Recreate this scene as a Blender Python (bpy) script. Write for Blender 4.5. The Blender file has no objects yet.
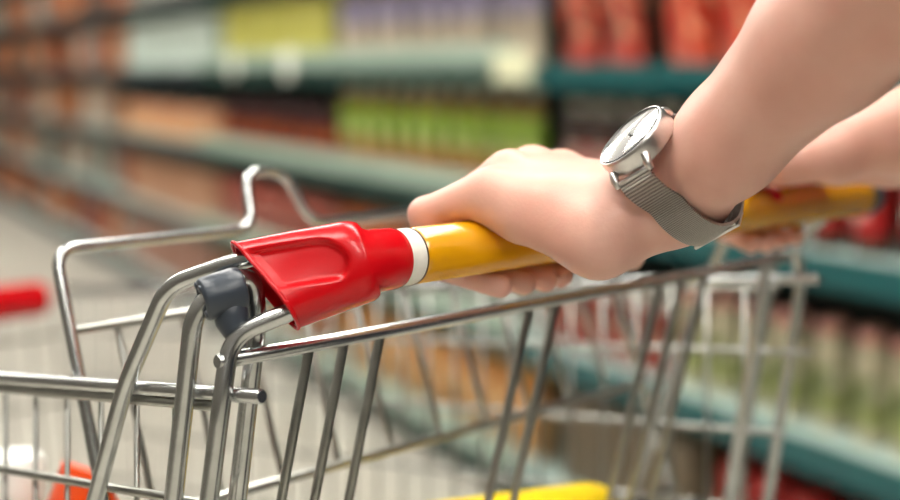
import bpy, bmesh, math, random
import numpy as np
from mathutils import Vector, Matrix
random.seed(7)
PI = math.pi
SC = bpy.context.scene
COL = SC.collection
V = Vector

# ------------------------------------------------------------------ frames
CAM_H = 1.114
F = 1420.0
def at(px, py, d):                       # point of the place on the sight line of a photo pixel, at distance d
    return V(((px - 450) * d / F, d, CAM_H - (py - 70) * d / F))
O = V((-0.088, 0.665, 0)); U = V((0.690, 0.724, 0)); W = V((-0.724, 0.690, 0))
def K(a, t, z):                          # trolley frame: a across (along the push bar), t forward, z height
    return O + U * a + W * t + V((0, 0, z))
BAR_T, BAR_Z, BAR_R = -0.013, 1.020, 0.0143
def H(a, dt, dz):                        # relative to the push bar's axis
    return K(a, BAR_T + dt, BAR_Z + dz)
def rim_z(t): return 0.961 - 0.114 * t
S_ = V((-0.432, 0.902, 0)); N_ = V((-0.902, -0.432, 0)); S0 = V((0.641, 2.6, 0))
def G(w, d, z):                          # shelving frame: w along the aisle, d back from the shelf edge
    return S0 + S_ * w - N_ * d + V((0, 0, z))
SH_ROT = math.atan2(S_.y, S_.x)

# ------------------------------------------------------------------ materials
def mat(name, col, rough=0.5, metal=0.0, var=0.0, scale=40.0, bump=0.0, bscale=200.0, spec=0.5, coat=0.0, sss=0.0, trans=0.0, emit=None):
    m = bpy.data.materials.new(name); m.use_nodes = True
    nt = m.node_tree; b = nt.nodes['Principled BSDF']
    c = (col[0], col[1], col[2], 1)
    b.inputs['Base Color'].default_value = c
    b.inputs['Roughness'].default_value = rough
    b.inputs['Metallic'].default_value = metal
    b.inputs['Specular IOR Level'].default_value = spec
    b.inputs['Coat Weight'].default_value = coat
    b.inputs['Coat Roughness'].default_value = 0.08
    b.inputs['Transmission Weight'].default_value = trans
    if sss:
        b.inputs['Subsurface Weight'].default_value = sss
        b.inputs['Subsurface Radius'].default_value = (1.0, 0.35, 0.2)
        b.inputs['Subsurface Scale'].default_value = 0.006
    tc = nt.nodes.new('ShaderNodeTexCoord')
    if var:
        n = nt.nodes.new('ShaderNodeTexNoise'); n.inputs['Scale'].default_value = scale; n.inputs['Detail'].default_value = 4
        nt.links.new(tc.outputs['Object'], n.inputs['Vector'])
        r = nt.nodes.new('ShaderNodeValToRGB')
        r.color_ramp.elements[0].position = 0.3; r.color_ramp.elements[1].position = 0.7
        r.color_ramp.elements[0].color = tuple(max(0, x * (1 - var)) for x in col) + (1,)
        r.color_ramp.elements[1].color = tuple(min(1, x * (1 + var)) for x in col) + (1,)
        nt.links.new(n.outputs['Fac'], r.inputs['Fac']); nt.links.new(r.outputs['Color'], b.inputs['Base Color'])
    if bump:
        n = nt.nodes.new('ShaderNodeTexNoise'); n.inputs['Scale'].default_value = bscale; n.inputs['Detail'].default_value = 5
        nt.links.new(tc.outputs['Object'], n.inputs['Vector'])
        bp = nt.nodes.new('ShaderNodeBump'); bp.inputs['Strength'].default_value = bump; bp.inputs['Distance'].default_value = 0.001
        nt.links.new(n.outputs['Fac'], bp.inputs['Height']); nt.links.new(bp.outputs['Normal'], b.inputs['Normal'])
    if emit:
        b.inputs['Emission Color'].default_value = (*emit[0], 1); b.inputs['Emission Strength'].default_value = emit[1]
    return m
def srgb(r, g, b):
    f = lambda c: (c / 255 / 12.92) if c <= 10 else ((c / 255 + 0.055) / 1.055) ** 2.4
    return (f(r), f(g), f(b))
M = {}
M['zinc'] = mat('zinc_plated_steel', (0.56, 0.57, 0.56), 0.27, 1.0, var=0.10, scale=90, bump=0.05, bscale=600)
M['wire'] = mat('basket_wire', (0.40, 0.40, 0.365), 0.32, 1.0, var=0.10, scale=90)
M['yellow'] = mat('yellow_grip', srgb(226, 158, 6), 0.20, var=0.05, scale=30, coat=0.4)
M['red'] = mat('red_plastic', srgb(200, 6, 18), 0.27, spec=0.35, coat=0.12, var=0.04, scale=25, bump=0.03, bscale=300)
M['white'] = mat('white_plastic', srgb(238, 236, 226), 0.35, var=0.04, scale=200)
M['seam'] = mat('dark_seam', srgb(70, 45, 12), 0.5)
M['slate'] = mat('slate_plastic', srgb(58, 65, 74), 0.34, bump=0.15, bscale=300, var=0.1)
M['black'] = mat('black_rubber', (0.02, 0.02, 0.022), 0.6, var=0.2)
M['steel'] = mat('brushed_steel', (0.66, 0.64, 0.62), 0.33, 1.0, var=0.05, scale=300)
M['dial'] = mat('watch_dial', srgb(232, 238, 232), 0.5, var=0.02)
M['glass'] = mat('watch_glass', (1, 1, 1), 0.02, trans=1.0)
M['ink'] = mat('dial_ink', (0.03, 0.03, 0.035), 0.4)

def skin_mat():
    m = mat('skin', srgb(228, 180, 154), 0.42, sss=0.18, bump=0.12, bscale=420, spec=0.42)
    nt = m.node_tree; b = nt.nodes['Principled BSDF']
    tc = nt.nodes.new('ShaderNodeTexCoord')
    n1 = nt.nodes.new('ShaderNodeTexNoise'); n1.inputs['Scale'].default_value = 28; n1.inputs['Detail'].default_value = 6
    nt.links.new(tc.outputs['Object'], n1.inputs['Vector'])
    r = nt.nodes.new('ShaderNodeValToRGB')
    e = r.color_ramp.elements
    e[0].position = 0.3; e[0].color = (*srgb(224, 166, 148), 1)
    e[1].position = 0.7; e[1].color = (*srgb(234, 186, 168), 1)
    nt.links.new(n1.outputs['Fac'], r.inputs['Fac']); nt.links.new(r.outputs['Color'], b.inputs['Base Color'])
    return m
M['skin'] = skin_mat()

def mesh_mat():                          # milanese mesh of the watch strap
    m = mat('steel_mesh', (0.52, 0.49, 0.45), 0.32, 1.0)
    nt = m.node_tree; b = nt.nodes['Principled BSDF']
    uv = nt.nodes.new('ShaderNodeUVMap')
    w1 = nt.nodes.new('ShaderNodeTexWave'); w1.wave_type = 'BANDS'; w1.bands_direction = 'X'
    w1.inputs['Scale'].default_value = 16; w1.inputs['Distortion'].default_value = 0
    w2 = nt.nodes.new('ShaderNodeTexWave'); w2.wave_type = 'BANDS'; w2.bands_direction = 'Y'
    w2.inputs['Scale'].default_value = 7; w2.inputs['Distortion'].default_value = 0
    nt.links.new(uv.outputs['UV'], w1.inputs['Vector']); nt.links.new(uv.outputs['UV'], w2.inputs['Vector'])
    mx = nt.nodes.new('ShaderNodeMath'); mx.operation = 'MULTIPLY_ADD'; mx.inputs[1].default_value = 0.5
    nt.links.new(w2.outputs['Fac'], mx.inputs[0]); nt.links.new(w1.outputs['Fac'], mx.inputs[2])
    bp = nt.nodes.new('ShaderNodeBump'); bp.inputs['Strength'].default_value = 0.9; bp.inputs['Distance'].default_value = 0.0006
    nt.links.new(mx.outputs[0], bp.inputs['Height']); nt.links.new(bp.outputs['Normal'], b.inputs['Normal'])
    r = nt.nodes.new('ShaderNodeValToRGB')
    r.color_ramp.elements[0].color = (0.24, 0.225, 0.205, 1); r.color_ramp.elements[1].color = (0.60, 0.57, 0.53, 1)
    nt.links.new(w1.outputs['Fac'], r.inputs['Fac']); nt.links.new(r.outputs['Color'], b.inputs['Base Color'])
    return m
M['mesh'] = mesh_mat()

# ------------------------------------------------------------------ objects and mesh helpers
def obj(name, bm, m, parent=None, smooth=True, autosmooth=None):
    me = bpy.data.meshes.new(name)
    if isinstance(bm, bmesh.types.BMesh):
        bmesh.ops.recalc_face_normals(bm, faces=bm.faces[:])
        bm.to_mesh(me); bm.free()
    else:
        me.from_pydata(bm[0], [], bm[1]); me.update()
    for mm in (m if isinstance(m, (list, tuple)) else [m]): me.materials.append(mm)
    if smooth:
        me.polygons.foreach_set('use_smooth', [True] * len(me.polygons))
        if autosmooth is not None: me.set_sharp_from_angle(angle=math.radians(autosmooth))
    o = bpy.data.objects.new(name, me); COL.objects.link(o)
    if parent is not None:
        o.parent = parent
        if parent.get('_inv', 0): pass
        o.matrix_parent_inverse = parent.matrix_world.inverted() if parent.type != 'EMPTY' or True else Matrix()
    return o
def empty(name, loc=(0, 0, 0), rz=0.0):
    o = bpy.data.objects.new(name, None); COL.objects.link(o)
    o.empty_display_size = 0.05
    o.location = loc; o.rotation_euler = (0, 0, rz)
    o.matrix_world = Matrix.Translation(V(loc)) @ Matrix.Rotation(rz, 4, 'Z')
    return o
def tag(o, label, cat, group=None, kind=None):
    o['label'] = label; o['category'] = cat
    if group: o['group'] = group
    if kind: o['kind'] = kind
    return o
def struct(name, bm, m, smooth=False):
    o = obj(name, bm, m, None, smooth); o['kind'] = 'structure'; return o

def fillet(pts, rad, n=6):
    pts = [V(p) for p in pts]
    if rad <= 0 or len(pts) < 3: return pts
    out = [pts[0]]
    for i in range(1, len(pts) - 1):
        p, a, b = pts[i], pts[i - 1], pts[i + 1]
        da, db = (a - p), (b - p)
        r = min(rad, da.length * 0.48, db.length * 0.48)
        pa, pb = p + da.normalized() * r, p + db.normalized() * r
        for k in range(n + 1):
            s = k / n
            out.append(pa * (1 - s) ** 2 + p * 2 * s * (1 - s) + pb * s * s)
    out.append(pts[-1]); return out
def tube(bm, pts, r, seg=12, rad=0.0, n=6, closed=False, cap_bevel=True):
    P = fillet(pts, rad, n)
    radii = r if isinstance(r, (list, tuple)) else [r] * len(P)
    if cap_bevel and not closed:
        d0 = (P[1] - P[0]).normalized(); d1 = (P[-2] - P[-1]).normalized(); q = radii[0] * 0.25
        P = [P[0], P[0] + d0 * q] + P[1:-1] + [P[-1] + d1 * q, P[-1]]
        radii = [radii[0] * 0.8, radii[0]] + list(radii[1:-1]) + [radii[-1], radii[-1] * 0.8]
    L = len(P); tang = []
    for i in range(L):
        if closed: d = P[(i + 1) % L] - P[i - 1]
        else: d = P[min(i + 1, L - 1)] - P[max(i - 1, 0)]
        tang.append(d.normalized())
    ref = V((0, 0, 1)) if abs(tang[0].z) < 0.9 else V((1, 0, 0))
    x = tang[0].cross(ref).normalized()
    rings = []
    for i in range(L):
        x = (x - tang[i] * x.dot(tang[i])).normalized(); y = tang[i].cross(x)
        rings.append([bm.verts.new(P[i] + (x * math.cos(2 * PI * k / seg) + y * math.sin(2 * PI * k / seg)) * radii[i]) for k in range(seg)])
    for i in range(L if closed else L - 1):
        A, B = rings[i], rings[(i + 1) % L]
        for k in range(seg): bm.faces.new((A[k], A[(k + 1) % seg], B[(k + 1) % seg], B[k]))
    if not closed:
        bm.faces.new(rings[0][::-1]); bm.faces.new(rings[-1])
    return bm
def box(bm, lo, hi, fn=None, mi=0):
    lo, hi = V(lo), V(hi)
    c = [(x, y, z) for x in (lo.x, hi.x) for y in (lo.y, hi.y) for z in (lo.z, hi.z)]
    v = [bm.verts.new(fn(*p) if fn else p) for p in c]
    for q in ((0, 1, 3, 2), (4, 6, 7, 5), (0, 4, 5, 1), (2, 3, 7, 6), (0, 2, 6, 4), (1, 5, 7, 3)):
        f = bm.faces.new([v[i] for i in q]); f.material_index = mi
    return bm
def bev(bm, w, seg=2):
    bmesh.ops.bevel(bm, geom=bm.edges[:] + bm.verts[:], offset=w, segments=seg, affect='EDGES', profile=0.5); return bm
def lathe(bm, prof, seg=16, mtx=None, sx=1.0, sy=1.0):
    rings = []
    for r, z in prof:
        row = []
        for k in range(seg):
            p = V((r * math.cos(2 * PI * k / seg) * sx, r * math.sin(2 * PI * k / seg) * sy, z))
            row.append(bm.verts.new(mtx @ p if mtx else p))
        rings.append(row)
    for A, B in zip(rings, rings[1:]):
        for k in range(seg): bm.faces.new((A[k], A[(k + 1) % seg], B[(k + 1) % seg], B[k]))
    bm.faces.new(rings[0][::-1]); bm.faces.new(rings[-1]); return bm
def frame(origin, z, x=None):            # matrix with the given z axis
    z = V(z).normalized()
    x = V(x) if x is not None else (V((1, 0, 0)) if abs(z.x) < 0.9 else V((0, 1, 0)))
    x = (x - z * x.dot(z)).normalized(); y = z.cross(x)
    m = Matrix((x, y, z)).transposed().to_4x4(); m.translation = V(origin); return m
NB = bmesh.new

# ------------------------------------------------------------------ organic surfaces: blended distance field -> quads
def smin(a, b, k):
    h = np.clip(0.5 + 0.5 * (b - a) / k, 0, 1)
    return b * (1 - h) + a * h - k * h * (1 - h)
class Field:
    def __init__(s, lo, hi, h):
        s.lo = np.array(lo, np.float32); s.h = h
        n = np.ceil((np.array(hi) - np.array(lo)) / h).astype(int) + 1
        s.X = (s.lo[0] + h * np.arange(n[0], dtype=np.float32))[:, None, None]
        s.Y = (s.lo[1] + h * np.arange(n[1], dtype=np.float32))[None, :, None]
        s.Z = (s.lo[2] + h * np.arange(n[2], dtype=np.float32))[None, None, :]
        s.n = n
    def cap(s, a, b, ra, rb):
        a = np.array(a, np.float32); b = np.array(b, np.float32); d = b - a; L = float((d * d).sum()) + 1e-12
        px, py, pz = s.X - a[0], s.Y - a[1], s.Z - a[2]
        t = np.clip((px * d[0] + py * d[1] + pz * d[2]) / L, 0, 1)
        return np.sqrt((px - t * d[0]) ** 2 + (py - t * d[1]) ** 2 + (pz - t * d[2]) ** 2) - (ra + (rb - ra) * t)
    def ell(s, c, ax, rr):
        c = np.array(c, np.float32)
        px, py, pz = s.X - c[0], s.Y - c[1], s.Z - c[2]
        q = 0
        for v, r in zip(ax, rr): q = q + ((px * v[0] + py * v[1] + pz * v[2]) / r) ** 2
        return (np.sqrt(q) - 1) * min(rr)
    def line(s, a, d):                   # distance to an infinite axis
        a = np.array(a, np.float32); d = np.array(d, np.float32); d = d / np.linalg.norm(d)
        px, py, pz = s.X - a[0], s.Y - a[1], s.Z - a[2]
        t = px * d[0] + py * d[1] + pz * d[2]
        return np.sqrt(np.maximum((px - t * d[0]) ** 2 + (py - t * d[1]) ** 2 + (pz - t * d[2]) ** 2, 0))
    def mesh(s, Fv):
        inside = Fv < 0; n = s.n
        cs = np.zeros((n[0] - 1, n[1] - 1, n[2] - 1), np.int8)
        for i in (0, 1):
            for j in (0, 1):
                for k in (0, 1): cs += inside[i:n[0] - 1 + i, j:n[1] - 1 + j, k:n[2] - 1 + k]
        act = (cs > 0) & (cs < 8)
        idx = np.argwhere(act); vid = -np.ones(act.shape, np.int64); vid[act] = np.arange(len(idx))
        pos = np.zeros((len(idx), 3)); cnt = np.zeros(len(idx))
        cor = [(i, j, k) for i in (0, 1) for j in (0, 1) for k in (0, 1)]
        for p in cor:
            for ax in range(3):
                if p[ax] == 0:
                    q = list(p); q[ax] = 1
                    f0 = Fv[idx[:, 0] + p[0], idx[:, 1] + p[1], idx[:, 2] + p[2]]
                    f1 = Fv[idx[:, 0] + q[0], idx[:, 1] + q[1], idx[:, 2] + q[2]]
                    c = (f0 < 0) != (f1 < 0); t = np.where(c, f0 / np.where(c, f0 - f1, 1), 0)
                    e = np.tile(np.array(p, float), (len(idx), 1)); e[:, ax] = t
                    pos[c] += e[c]; cnt[c] += 1
        pos = (idx + pos / cnt[:, None]) * s.h + s.lo
        quads = []
        for ax in range(3):
            o1, o2 = [(1, 2), (2, 0), (0, 1)][ax]
            sl0 = [slice(None)] * 3; sl1 = [slice(None)] * 3
            sl0[ax] = slice(0, n[ax] - 1); sl1[ax] = slice(1, n[ax])
            A, B = inside[tuple(sl0)], inside[tuple(sl1)]
            e = np.argwhere(A != B)
            e = e[(e[:, o1] > 0) & (e[:, o2] > 0) & (e[:, o1] < n[o1] - 1) & (e[:, o2] < n[o2] - 1)]
            fl = A[e[:, 0], e[:, 1], e[:, 2]]
            def g(d1, d2):
                q = e.copy(); q[:, o1] -= d1; q[:, o2] -= d2
                return vid[q[:, 0], q[:, 1], q[:, 2]]
            q = np.stack([g(1, 1), g(0, 1), g(0, 0), g(1, 0)], 1)
            q[~fl] = q[~fl][:, ::-1]; quads.append(q)
        return pos, np.concatenate(quads)
def relax(pos, q, it=2, lam=0.5):
    e = np.concatenate([q[:, [0, 1]], q[:, [1, 2]], q[:, [2, 3]], q[:, [3, 0]]]); e = np.concatenate([e, e[:, ::-1]])
    c = np.bincount(e[:, 0], minlength=len(pos)).astype(float); c[c == 0] = 1
    for _ in range(it):
        s = np.stack([np.bincount(e[:, 0], weights=pos[e[:, 1], k], minlength=len(pos)) for k in range(3)], 1) / c[:, None]
        pos = pos + lam * (s - pos)
    return pos
def np_mesh(name, parts, m, parent=None):
    P = []; Q = []; o = 0
    for p, q in parts: P.append(p); Q.append(q + o); o += len(p)
    P = np.concatenate(P); Q = np.concatenate(Q)
    me = bpy.data.meshes.new(name)
    me.vertices.add(len(P)); me.vertices.foreach_set('co', P.astype(np.float32).ravel())
    me.loops.add(len(Q) * 4); me.loops.foreach_set('vertex_index', Q.astype(np.int32).ravel())
    me.polygons.add(len(Q)); me.polygons.foreach_set('loop_start', (np.arange(len(Q)) * 4).astype(np.int32))
    me.polygons.foreach_set('loop_total', np.full(len(Q), 4, np.int32))
    me.update(calc_edges=True); me.validate()
    me.polygons.foreach_set('use_smooth', [True] * len(me.polygons))
    me.materials.append(m)
    ob = bpy.data.objects.new(name, me); COL.objects.link(ob)
    if parent: ob.parent = parent; ob.matrix_parent_inverse = parent.matrix_world.inverted()
    return ob

# ================================================================== THE SETTING
def build_room():
    fl = mat('floor_tile', srgb(206, 201, 186), 0.28, var=0.05, scale=3)
    nt = fl.node_tree; b = nt.nodes['Principled BSDF']
    tc = nt.nodes.new('ShaderNodeTexCoord'); br = nt.nodes.new('ShaderNodeTexBrick')
    br.offset = 0; br.inputs['Scale'].default_value = 1.0
    br.inputs['Brick Width'].default_value = 0.4; br.inputs['Row Height'].default_value = 0.4; br.inputs['Mortar Size'].default_value = 0.003
    br.inputs['Color1'].default_value = (*srgb(190, 185, 172), 1); br.inputs['Color2'].default_value = (*srgb(183, 178, 166), 1)
    br.inputs['Mortar'].default_value = (*srgb(150, 146, 136), 1)
    nt.links.new(tc.outputs['Object'], br.inputs['Vector']); nt.links.new(br.outputs['Color'], b.inputs['Base Color'])
    wl = mat('wall_paint', srgb(96, 92, 86), 0.7, var=0.03, scale=1)
    cl = mat('ceiling_panels', srgb(98, 100, 100), 0.8, var=0.03, scale=2)
    x0, x1, y0, y1, h = -12.0, 8.0, -6.0, 17.0, 3.4
    struct('floor', box(NB(), (x0, y0, -0.1), (x1, y1, 0)), fl)
    struct('ceiling', box(NB(), (x0, y0, h), (x1, y1, h + 0.1)), cl)
    struct('light_block_wall', box(NB(), (-9.0, -3.35, 0), (15.5, -3.25, h), G), wl)  # unseen wall added close by to block far lights and darken rod reflections
    struct('wall_right', box(NB(), (x1, y0, 0), (x1 + 0.1, y1, h)), wl)
    struct('wall_back', box(NB(), (x0, y1, 0), (x1, y1 + 0.1, h)), wl)
    struct('wall_front', box(NB(), (x0, y0 - 0.1, 0), (x1, y0, h)), wl)
    hous = mat('light_housing', srgb(220, 220, 216), 0.5, var=0.02)
    dif = mat('light_diffuser', (0.9, 0.9, 0.88), 0.6, emit=((1.0, 0.965, 0.90), LIGHT))
    # rows of ceiling fixtures running along the aisle
    proto = None
    names = {}
    for j, d in enumerate((-0.85, -2.5)):
        for i in range(5):
            w = -4.2 + i * 3.3
            p = S0 + S_ * w - N_ * d
            if not (x0 + 0.8 < p.x < x1 - 0.8 and y0 + 0.8 < p.y < y1 - 0.8): continue
            o = empty('ceiling_light', (p.x, p.y, h), SH_ROT)
            if proto is None:
                proto = (obj('housing', bev(box(NB(), (-1.3, -0.26, -0.06), (1.3, 0.26, 0.0)), 0.008), hous, None, False),
                         obj('diffuser', bev(box(NB(), (-1.25, -0.21, -0.075), (1.25, 0.21, -0.0605)), 0.004), dif, None, False))
                ch = proto
            else:
                ch = [c.copy() for c in proto]
                for c in ch: COL.objects.link(c)
            for c in ch: c.parent = o; c.matrix_parent_inverse = Matrix()
            row = 'above the aisle' if j == 0 else 'away from the shelves'
            tag(o, 'long white ceiling light %s, %s from the near end' % (row, ('first', 'second', 'third', 'fourth', 'fifth')[i]), 'ceiling light', 'ceiling lights')

# ================================================================== SHELVES AND GOODS
LEVELS = [0.10, 0.434, 0.776, 1.122, 1.46, 1.82]
BAYS = [(-1.5, 1.10, 'tall shelving bay nearest the trolley, with red goods on its upper shelf'),
        (1.10, 2.62, 'shelving bay stocked with green bottles and lilac-capped bottles'),
        (2.62, 4.00, 'shelving bay with yellow-green packs above dark red jars'),
        (4.00, 5.85, 'shelving bay with pale packs above orange-beige tins'),
        (5.85, 8.60, 'far shelving bay of brown and orange packs beyond the pale packs'),
        (8.60, 12.2, 'farthest shelving bay at the end of the aisle')]
def build_shelves():
    teal = mat('teal_shelf_edge', srgb(2, 78, 80), 0.35, var=0.06, scale=8)
    dgreen = mat('dark_green_shelf_edge', srgb(14, 56, 50), 0.4, var=0.08, scale=8)
    grey = mat('grey_shelf_edge', srgb(48, 60, 64), 0.4, var=0.08, scale=8)
    top = mat('shelf_top', srgb(170, 190, 182), 0.45, var=0.05, scale=5)
    rail = mat('pale_ticket_rail', srgb(160, 180, 164), 0.35, var=0.12, scale=9)
    back = mat('shelf_back', srgb(40, 44, 42), 0.6, var=0.15, scale=6)
    up = mat('shelf_upright', srgb(70, 80, 78), 0.5, var=0.1)
    for bi, (w0, w1, lab) in enumerate(BAYS):
        c = G((w0 + w1) / 2, 0, 0)
        r = empty('shelving_unit', c, SH_ROT)
        tag(r, lab, 'shelving', 'bays of the long shelf wall')
        e = 0.004
        obj('back_panel', box(NB(), (w0 + e, 0.46, 0.02), (w1 - e, 0.485, 2.15), G), back, r, False)
        for q in (w0 + e, w1 - 0.034 - e):
            obj('upright', box(NB(), (q, 0.40, 0), (q + 0.034, 0.458, 2.15), G), up, r, False)
        for li, z in enumerate(LEVELS):
            dep = 0.0
            s = obj('shelf', box(NB(), (w0 + e, dep + 0.012, z - 0.022), (w1 - e, 0.398, z), G), top, r, False)
            edge = teal if bi == 0 else (dgreen if bi < 3 else grey)
            obj('shelf_edge', bev(box(NB(), (w0 + e, dep, z - 0.052), (w1 - e, dep + 0.0115, z + 0.006), G), 0.002), edge, s, False)
            if bi in (1, 2):
                obj('ticket_rail', bev(box(NB(), (w0 + e, -0.006, z + 0.004), (w1 - e, -0.001, z + 0.062), G), 0.001), rail, s, False)
        obj('kick_panel', box(NB(), (w0 + e, 0.05, 0.0), (w1 - e, 0.065, 0.045), G), up, r, False)

_pm = {}
def dk(c): return tuple(x ** 1.16 * 0.95 for x in srgb(*c))
def pmat(c, rough=0.4):
    k = (c, rough)
    if k not in _pm:
        _pm[k] = mat('pack_%02x%02x%02x' % c, dk(c), rough, var=0.10, scale=22)
    return _pm[k]
def printed(c1, c2, c3, sc=30):
    k = ('p', c1, c2, c3)
    if k not in _pm:
        m = mat('print_%02x%02x%02x' % c1, dk(c1), 0.4)
        nt = m.node_tree; b = nt.nodes['Principled BSDF']; tc = nt.nodes.new('ShaderNodeTexCoord')
        n = nt.nodes.new('ShaderNodeTexVoronoi'); n.inputs['Scale'].default_value = sc
        nt.links.new(tc.outputs['Object'], n.inputs['Vector'])
        sep = nt.nodes.new('ShaderNodeSeparateColor'); nt.links.new(n.outputs['Color'], sep.inputs['Color'])
        r = nt.nodes.new('ShaderNodeValToRGB'); r.color_ramp.interpolation = 'CONSTANT'
        e = r.color_ramp.elements; e[0].color = (*dk(c1), 1); e[1].position = 0.5; e[1].color = (*dk(c2), 1)
        x = e.new(0.78); x.color = (*dk(c3), 1)
        nt.links.new(sep.outputs[0], r.inputs['Fac']); nt.links.new(r.outputs['Color'], b.inputs['Base Color']); _pm[k] = m
    return _pm[k]
def make_bottle(name, r, h, body, cap, label, sx=1.0, neck=0.42, lab=(.15, .57)):
    root = empty(name)
    nr = r * neck
    prof = [(r * 0.86, 0), (r, r * 0.12), (r, h * max(0.62, lab[1] + .01)), (r * 0.95, h * max(0.67, lab[1] + .03)), (max(nr * 1.1, nr * 1.35 - r * .3 * max(0, neck - .42)), h * 0.83), (nr, h * 0.85), (nr, h * 0.895)]
    obj('body', lathe(NB(), prof, 16, None, 1, sx), pmat(body, 0.25), root, True, 40)
    cr = nr * 1.25
    obj('cap', lathe(NB(), [(cr, h * 0.897), (cr, h * 0.985), (cr * 0.9, h)], 14), pmat(cap, 0.35), root, True, 40)
    if label:
        obj('label', lathe(NB(), [(r * 1.012, h * (lab[0] - .01)), (r * 1.022, h * lab[0]), (r * 1.022, h * lab[1]), (r * 1.012, h * (lab[1] + .01))], 16, None, 1, sx), printed(*label), root, True, 40)
    return root
def make_jar(name, r, h, body, lid, label):
    root = empty(name)
    obj('body', lathe(NB(), [(r * 0.9, 0), (r, r * 0.1), (r, h * 0.72), (r * 0.86, h * 0.82), (r * 0.82, h * 0.84)], 16), pmat(body, 0.2), root, True, 40)
    obj('lid', lathe(NB(), [(r * 0.88, h * 0.842), (r * 0.9, h * 0.86), (r * 0.9, h * 0.975), (r * 0.84, h)], 16), pmat(lid, 0.3), root, True, 40)
    obj('label', lathe(NB(), [(r * 1.012, h * 0.16), (r * 1.02, h * 0.17), (r * 1.02, h * 0.62), (r * 1.012, h * 0.63)], 16), printed(*label), root, True, 40)
    return root
def make_tin(name, r, h, label, lid=(190, 190, 186)):
    root = empty(name)
    obj('body', lathe(NB(), [(r * 0.96, 0), (r, 0.003), (r, 0.006), (r * 0.98, 0.008), (r * 0.98, h - 0.008), (r, h - 0.006), (r, h - 0.002), (r * 0.95, h), (r * 0.9, h - 0.003)], 16), M['steel'], root, True, 40)
    obj('label', lathe(NB(), [(r * 0.985, 0.012), (r * 1.0, 0.013), (r * 1.0, h - 0.013), (r * 0.985, h - 0.012)], 16), printed(*label), root, True, 40)
    return root
def make_carton(name, w, d, h, body, panel):
    root = empty(name)
    obj('carton_body', bev(box(NB(), (-w / 2, -d / 2, 0), (w / 2, d / 2, h)), 0.003), pmat(body), root, False)
    obj('front_panel', bev(box(NB(), (-w * 0.42, -d / 2 - 0.0016, h * 0.18), (w * 0.42, -d / 2 - 0.0002, h * 0.80)), 0.0004, 1), printed(*panel), root, False)
    return root
def make_pouch(name, w, d, h, body, panel):
    root = empty(name); bm = NB(); rings = []
    for i in range(9):
        s = i / 8; z = h * s
        dd = d / 2 * (math.sin(PI * min(1, 0.18 + 0.82 * (1 - s))) ** 0.6 if s < 1 else 0) + 0.0025
        if s > 0.9: dd = 0.003
        ww = w / 2 * (1 - 0.06 * math.sin(PI * s))
        rings.append([bm.verts.new((ww * math.copysign(abs(math.cos(a)) ** 0.5, math.cos(a)), dd * math.copysign(abs(math.sin(a)) ** 0.8, math.sin(a)), z)) for a in [2 * PI * (k + 0.5) / 16 for k in range(16)]])
    for A, B in zip(rings, rings[1:]):
        for k in range(16): bm.faces.new((A[k], A[(k + 1) % 16], B[(k + 1) % 16], B[k]))
    bm.faces.new(rings[0][::-1]); bm.faces.new(rings[-1])
    o = obj('bag_body', bm, [pmat(body, 0.3), printed(*panel)], root, True, 50)
    for p in o.data.polygons:
        if h * 0.2 < p.center.z < h * 0.78: p.material_index = 1
    return root
def put(root, w, d, z, rz=0.0):
    root.location = G(w, d, z); root.rotation_euler = (0, 0, SH_ROT + rz)
def dup(root):
    r = root.copy(); COL.objects.link(r)
    for ch in root.children:
        c = ch.copy(); COL.objects.link(c); c.parent = r
    return r
FRONT = 0.0
def row(make, level, w0, w1, step, label, cat, group, setback=0.11, jit=0.004, skip=0.0):
    proto = make(); first = True; w = w0 + step / 2
    while w < w1 - step * 0.3:
        if random.random() >= skip:
            o = proto if first else dup(proto); first = False
            # local -y of a pack faces the aisle
            put(o, w + random.uniform(-jit, jit), setback + random.uniform(0, 0.012), LEVELS[level] + 0.0003, random.uniform(-0.06, 0.06))
            tag(o, label, cat, group)
        w += step

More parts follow.
